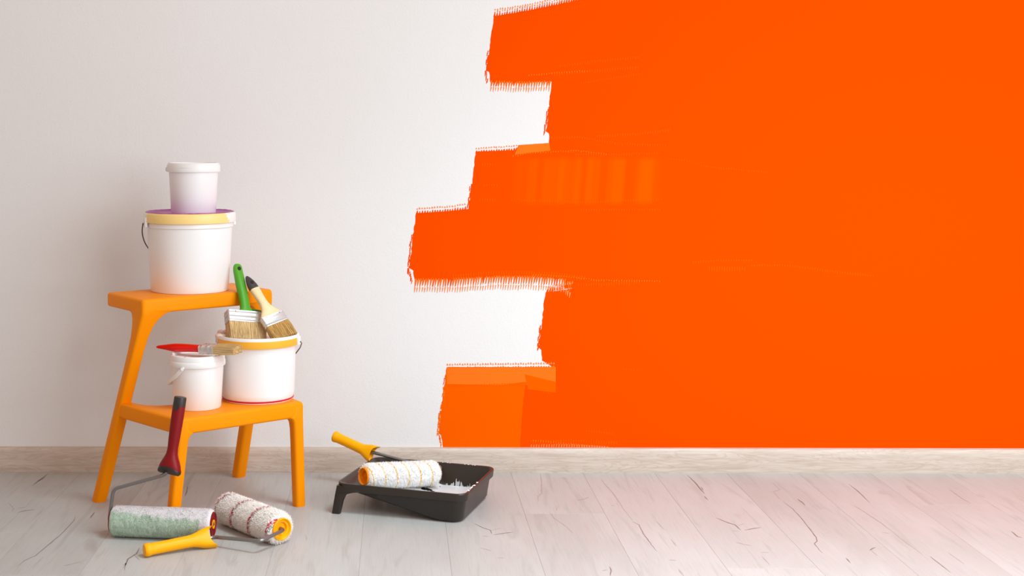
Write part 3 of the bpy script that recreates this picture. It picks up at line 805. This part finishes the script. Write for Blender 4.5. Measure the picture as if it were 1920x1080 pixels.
# --- mint-stained roller, red handle upright
def green_nap():
    m = bpy.data.materials.new('grey_nap_mint_stain'); m.use_nodes = True; nt = m.node_tree
    p = nt.nodes['Principled BSDF']; setin(p, Roughness=0.9); p.inputs['Specular IOR Level'].default_value = .1
    tc = node(nt, 'ShaderNodeTexCoord'); sp = node(nt, 'ShaderNodeSeparateXYZ'); nt.links.new(tc.outputs['Object'], sp.inputs[0])
    mp = node(nt, 'ShaderNodeMapping'); mp.inputs['Scale'].default_value = (1, .45, .45)
    nz = node(nt, 'ShaderNodeTexNoise'); setin(nz, Scale=90.0, Detail=5.0, Roughness=.65)
    nt.links.new(tc.outputs['Object'], mp.inputs['Vector']); nt.links.new(mp.outputs[0], nz.inputs['Vector'])
    nn = mth(nt, 'SUBTRACT', nz.outputs['Fac'], .5)
    zz = mth(nt, 'ADD', sp.outputs['Z'], mth(nt, 'MULTIPLY', nn, .035))
    zz = mth(nt, 'ADD', zz, mth(nt, 'MULTIPLY', sp.outputs['X'], .055))
    xx = mth(nt, 'ADD', sp.outputs['X'], mth(nt, 'MULTIPLY', nn, .02))
    yy = mth(nt, 'ADD', sp.outputs['Y'], mth(nt, 'MULTIPLY', nn, .02))
    f = mth(nt, 'MULTIPLY', maprange(nt, zz, .023, .017), maprange(nt, xx, .094, .088))
    f = mth(nt, 'MULTIPLY', f, maprange(nt, yy, .018, .010))
    n2 = node(nt, 'ShaderNodeTexNoise'); setin(n2, Scale=140.0, Detail=3.0)
    nt.links.new(mp.outputs[0], n2.inputs['Vector'])
    mint = mixc(nt, maprange(nt, n2.outputs['Fac'], .3, .7), lin((158, 178, 158)), lin((188, 204, 188)))
    nt.links.new(mixc(nt, f, lin((216, 212, 214)), mint), p.inputs['Base Color'])
    return m
GR = .0335
g0, g1 = Vector((-.632, 3.026, GR)), Vector((-.4055, 2.998, GR))
go = Vector((-.519, 3.012, 0))
gr = thing('paint_roller', 'paint roller with mint-stained grey sleeve and upright red handle leaning on the stool', 'paint roller', go)
nap('sleeve', green_nap(), gr, (g1-g0).length, GR, .0026, 20000, None, axis_m(g0, g1, go), seed=5, lump=.0008, lip=.84)
gd = (g1 - g0).normalized()
for sgn, e in ((1, g1), (-1, g0)):
    b = MB(); d = gd*sgn
    b.loft([(e - d*.004, .0262, .0262), (e + d*.0022, .0262, .0262), (e + d*.0028, .0250, .0250), (e + d*.0008, .0235, .0235), (e + d*.0008, .012, .012)], d, (0, 0, 1), 40)
    cap = b.build('end_cap', M['maroon'], gr, origin=go); cap['label'] = 'maroon end disc'
    b = MB(); b.loft([(e - d*.003, .0098, .0098), (e + d*.0026, .0098, .0098), (e + d*.0026, .0070, .0070), (e - d*.001, .0060, .0060), (e - d*.001, .003, .003)], d, (0, 0, 1), 24)
    b.build('hub', M['yellow'], cap, origin=Vector((0, 0, 0)) + go)
    b = MB(); b.loft([(e - d*.003, .0032, .0032), (e + d*.003, .0032, .0032), (e + d*.0036, .002, .002)], d, (0, 0, 1), 16); b.build('axle_end', M['steel'], cap, origin=go)
hb, ht = W(318, 880, 3.004), W(338.5, 744, 3.014)            # handle bottom and top
wpts = [g0 - gd*.001, g0 - gd*.0085, W(212.5, 917, 3.022), W(309, 890.5, 3.006), W(316.5, 881, 3.004), hb + (ht - hb)*.12]
wpts[1] = Vector((wpts[1].x, wpts[1].y, GR))
b = MB(); b.tube(wpts, .0041, 12, bend=.012); b.build('wire_frame', M['steel'], gr, origin=go)
hd = (ht - hb).normalized(); HL = (ht - hb).length
side = Vector((1, -.35, 0))
at = lambda s: hb + hd*(HL*s)
b = MB()
b.loft([(at(s), rx, ry, 2.2) for s, rx, ry in ((.005,.0262,.0165),(.03,.0262,.0168),(.07,.0245,.0165),(.12,.0205,.0155),(.17,.0155,.0140),(.22,.0125,.0125),(.30,.0114,.0116),(.40,.0122,.0125),(.60,.0134,.0134),(.75,.0138,.0138),(.86,.0138,.0138),(.885,.0136,.0136))], hd, side, 32, saddle={0: -.010, 1: -.009, 2: -.006, 3: -.003})
b.build('handle', M['maroon'], gr, origin=go)
b = MB(); b.loft([(at(s), rx, ry, 2.2) for s, rx, ry in ((-.030,.0235,.0130),(-.015,.0272,.0172),(.004,.0278,.0178),(.022,.0270,.0172))], hd, side, 32, saddle={0: -.012, 1: -.011, 2: -.010, 3: -.010})
b.build('guard', M['black'], gr, origin=go)['label'] = 'black thumb guard'
b = MB(); b.loft([(at(s), q, q) for s, q in ((.875,.0141),(.985,.0139),(.998,.0130),(1.0,.0110))], hd, side, 32); cp = b.build('handle_cap', M['cap'], gr, origin=go); cp['label'] = 'charcoal end cap'
fd = Vector((-.35, -1, 0)); fd = (fd - hd*fd.dot(hd)).normalized()
b = MB(); b.loft([(at(.872) + fd*.0120, .0068, .0090), (at(.872) + fd*.0144, .0066, .0088)], fd, hd.cross(fd), 20); b.build('cap_tongue', M['cap'], cp, origin=go)

# --- yellow handle shared by the two fleecy rollers
def yellow_handle(parent, origin, pa, pb_, side, s=1.0):
    "pa guard end, pb_ butt end"
    d = (pa - pb_).normalized(); L = (pa - pb_).length
    at = lambda t: pb_ + d*(L*t)
    b = MB()
    pr = [(0,.0120,.0120),(.015,.0138,.0138),(.05,.0143,.0143),(.085,.0134,.0134),(.10,.0127,.0127),(.30,.0124,.0124),(.50,.0126,.0126),(.62,.0128,.0125),(.70,.0135,.0125),(.78,.0165,.0130),(.86,.0205,.0135),(.93,.0225,.0138),(.985,.0235,.0140)]
    b.loft([(at(t), rx*s, ry*s, 2.0 if t < .7 else 2.0 + (t-.7)*5) for t, rx, ry in pr] + [(at(.96), .019*s, .0105*s, 3.2), (at(.80), .008*s, .006*s, 2.2)], d, side, 36, saddle={11: .008*s, 12: .014*s, 13: .012*s})
    return b.build('handle', M['yellow'], parent, origin=origin)

def fleece_ends(parent, origin, p0, p1, rad, mt, deep=True):
    d0 = (p1 - p0).normalized()
    for sgn, e in ((1, p1), (-1, p0)):
        d = d0*sgn; b = MB()
        b.loft([(e - d*.006, rad, rad), (e + d*.0028, rad, rad), (e + d*.0036, rad*.93, rad*.93), (e + d*.0024, rad*.86, rad*.86), (e - d*.0005, rad*.80, rad*.80), (e - d*.001, rad*.62, rad*.62), (e - d*.007, rad*.50, rad*.50), (e - d*.008, rad*.26, rad*.26)], d, (0, 0, 1), 40)
        c = b.build('end_cap', mt, parent, origin=origin); c['label'] = 'yellow plastic end disc'
        b = MB(); b.loft([(e - d*.009, rad*.24, rad*.24), (e - d*.0055, rad*.24, rad*.24), (e - d*.005, rad*.18, rad*.18)], d, (0, 0, 1), 20); b.build('hub', M['yellow_hub'], c, origin=origin)

# --- fleecy roller with red stripes lying on the floor
FR = .0350
f0, f1 = Vector((-.3930, 3.128, FR)), Vector((-.2510, 2.958, FR))
fo = Vector((-.33, 3.0, 0))
fr = thing('paint_roller', 'white fleecy roller with red stripes lying flat on the floor, yellow handle', 'paint roller', fo)
rm = nap_mat('white_nap_red_stripe', (243, 238, 233), .0700, [(.0, .07, (206, 24, 54), .42), (.07, .15, (176, 174, 170), .45)], slope=1.0, phase=.10)
nap('sleeve', rm, fr, (f1-f0).length, FR, .0070, 19000, None, axis_m(f0, f1, fo), seed=9, lump=.0016)
fdir = (f1 - f0).normalized()
fleece_ends(fr, fo, f0 - fdir*.001, f1 + fdir*.001, .0240, M['yellow'])
hp0, hp1 = W(270.5, 1033.5, 2.872), W(398, 1009, 2.945)
hp0.z = .0146; hp1.z = .0215
yellow_handle(fr, fo, hp1, hp0, Vector((-.35, .55, .75)))
e = f1 + fdir*.002
kn = Vector(e + fdir*.018); kn.z = .036
b = MB(); b.tube([f1 - fdir*.004, f1 + fdir*.010, W(488, 1014.5, 2.892), W(402, 1007, 2.948), hp1.lerp(hp0, .3)], .0040, 12, bend=.010)
b.build('wire_frame', M['steel'], fr, origin=fo)

# ---------------------------------------------------------------- paint tray
TA = math.atan2(-.097, .288)
tray_o = Vector((.0505, 3.279, 0))
tr = thing('paint_tray', 'black plastic paint tray on the floor with white paint in it', 'paint tray', tray_o, TA)
HX, HY, ZR = .159, .139, .073
def rim_z(x): return ZR - .002*(x + HX)/(2*HX)
def under(x):
    t = min(1, max(0, (x + .125)/.215)); return .050*(1-t) + .0008
def loop(hx, hy, r, n=12):
    out = []
    base = rrect(-hx, hx, -hy, hy, r, n)
    for k in range(len(base)):
        a, c = base[k], base[(k+1) % len(base)]
        m = 20 if k % (n + 1) == n else 1
        out += [(a[0]+(c[0]-a[0])*q/m, a[1]+(c[1]-a[1])*q/m) for q in range(m)]
    return out
b = MB(); rings = []
def ring(hx, hy, r, zf): rings.append([Vector((x, y, zf(x))) for x, y in loop(hx, hy, r)])
bz = lambda x: max(under(x) + .002, rim_z(x) - .020)
# outside, from the underside up over the rim and down inside
for k in (0.02, .3, .6, .85): ring((HX-.022)*k, (HY-.022)*k, .022*k, under)
ring(HX-.024, HY-.024, .020, under)
ring(HX-.018, HY-.018, .024, lambda x: under(x) + .002)
ring(HX-.014, HY-.014, .026, lambda x: min(under(x) + .008, bz(x)))
ring(HX-.008, HY-.008, .027, lambda x: bz(x))
ring(HX-.0035, HY-.0035, .028, lambda x: rim_z(x) - .019)
ring(HX-.0020, HY-.0020, .025, lambda x: rim_z(x) - .018)
ring(HX, HY, .026, lambda x: rim_z(x) - .002)
ring(HX-.0012, HY-.0012, .025, lambda x: rim_z(x))
ring(HX-.0055, HY-.0055, .022, lambda x: rim_z(x))
ring(HX-.0070, HY-.0070, .021, lambda x: rim_z(x) - .0015)
inn = lambda x: under(x) + .004
ring(HX-.0150, HY-.0150, .022, lambda x: min(rim_z(x) - .006, inn(x) + .010))
ring(HX-.0190, HY-.0190, .020, lambda x: inn(x) + .003)
ring(HX-.0240, HY-.0240, .018, inn)
for k in (.85, .7, .55, .4, .25, .12, .02): ring((HX-.024)*k, (HY-.024)*k, .018*k, inn)
b.rings(rings); b.build('tray_body', M['black'], tr, smooth=40)
for sy in (-1, 1):                                            # two legs under the shallow end
    b = MB(); secs = []
    for z, x0, x1, dy in ((0, -.169, -.149, .016), (.004, -.1686, -.1485, .016), (.030, -.1642, -.1430, .018), (.042, -.1622, -.1380, .020), (.048, -.1610, -.1300, .022), (.0525, -.1602, -.115, .022), (.055, -.1596, -.098, .022), (.060, -.1584, -.10, .022), (.0665, -.1574, -.11, .022)):
        yo = sy*(HY - .0012 + (.055 - z)*.02)
        ys = sorted((yo, yo - sy*dy))
        secs.append([Vector((x, y, z)) for x, y in rrect(x0, x1, ys[0], ys[1], .004, 3)])
    b.rings(secs); b.build('leg', M['black'], tr)
# ribs on the ramp
for k in range(7):
    x = -.10 + .021*k; b = MB(); box(b, (x, 0, inn(x) + .0008), (.004, .20, .0024)); b.build('ramp_rib', M['black'], tr, bevel=.0008, bseg=1)
# paint: pool in the deep end with ragged smears up the ramp and walls
b = MB(); N = 70; vs = {}
def pz(x, y): return max(.0210, inn(x) + .0022 + .0007*noise.noise((x*60, y*60, 2)))
cells = []
hx, hy = HX - .0215, HY - .0215
idx = {}; P = []
def vid(i, j):
    if (i, j) not in idx:
        x, y = -hx + 2*hx*i/N, -hy + 2*hy*j/N
        idx[(i, j)] = len(P); P.append(Vector((x, y, pz(x, y))))
    return idx[(i, j)]
for i in range(N):
    for j in range(N):
        x, y = -hx + 2*hx*(i+.5)/N, -hy + 2*hy*(j+.5)/N
        m = x + .05 + .05*noise.noise((x*16, y*34, 7)) + .03*noise.noise((x*40, y*90, 3))
        st = noise.noise((x*11 + y*9, (y - x*.4)*75, 5))
        if m > 0 and not (st > .50 and x < .06):
            cells.append((vid(i, j), vid(i+1, j), vid(i+1, j+1), vid(i, j+1)))
b.add(P, cells); po = b.build('wet_paint', M['wet'], tr, smooth=80); po['label'] = 'white paint pooled in the deep end'
b = MB()
def wall_smear(x0, x1, yw, sy):
    n = int((x1 - x0)/.0006)
    for k in range(n):
        x = x0 + (x1-x0)*k/n; zt_ = inn(x) + .012 + .030*max(0, noise.noise((x*38, 3, 1)) + .25 + .35*noise.noise((x*260, 5, 1)))
        zt_ = min(zt_, rim_z(x) - .006)
        if noise.noise((x*130, 8, 2)) > .2 or random.random() < .35: continue
        zt_ -= random.random()*.006
        y0_, y1_ = yw - sy*.0042, yw + sy*.0052
        w_ = random.uniform(.0005, .0011)
        b.add([Vector((x, y0_, inn(x)+.004)), Vector((x+w_, y0_, inn(x)+.004)), Vector((x+w_*.8, y1_, zt_)), Vector((x+w_*.2, y1_, zt_))], [(0, 1, 2, 3)])
wall_smear(.035, .132, HY - .0165, 1)
for k in range(26):                                           # splashes on the right-hand rim
    y = random.choice((-.085, -.075, -.055, -.02)) + random.gauss(0, .008)
    c = Vector((HX - .003 - .003*random.random(), y, rim_z(HX) - random.uniform(0, .004))); q = random.uniform(.0012, .0034)
    b.loft([(c, q*1.3, q), (c + Vector((.0008, 0, .0012)), q*.8, q*.6)], (.4, 0, 1), (0, 1, 0), 9)
for k in range(8):
    x = random.uniform(.0, .12); c = Vector((x, HY - .004, rim_z(x) - .0005)); q = random.uniform(.001, .002)
    b.loft([(c, q*1.8, q), (c + Vector((0, 0, .0011)), q, q*.5)], (0, 0, 1), (1, 0, 0), 8)
o = b.build('paint_splashes', M['wet'], tr, smooth=60); o['kind'] = 'stuff'; o['label'] = 'white paint splashed on wall and rim'

# --- fleecy roller with yellow stripes in the tray
TR_ = .0300
t0, t1 = W(683, 894.5, 3.228), W(816, 886, 3.350)
t0.z, t1.z = .0805, .0580
to = Vector((.01, 3.29, .04))
yr = thing('paint_roller', 'white fleecy roller with thin yellow stripes resting in the black tray, yellow handle', 'paint roller', to)
ym = nap_mat('white_nap_yellow_stripe', (246, 245, 244), .0350, [(.0, .085, (244, 204, 104), .38)], slope=-1.0, phase=.35)
nap('sleeve', ym, yr, (t1-t0).length, TR_, .0060, 16000, None, axis_m(t0, t1, to), seed=21, lump=.0014)
td = (t1 - t0).normalized()
fleece_ends(yr, to, t0 - td*.001, t1 + td*.001, .0205, M['yellow_hub'])
ha, hb2 = W(703, 853, 3.425), W(626, 817.5, 3.475)
yellow_handle(yr, to, ha, hb2, Vector((.25, .2, 1.0)))
b = MB(); b.tube([t1 - td*.004, t1 + td*.008, W(828, 875, 3.385), W(764, 865.5, 3.41), ha.lerp(hb2, .25)], .0040, 12, bend=.012)
b.build('wire_frame', M['steel'], yr, origin=to)
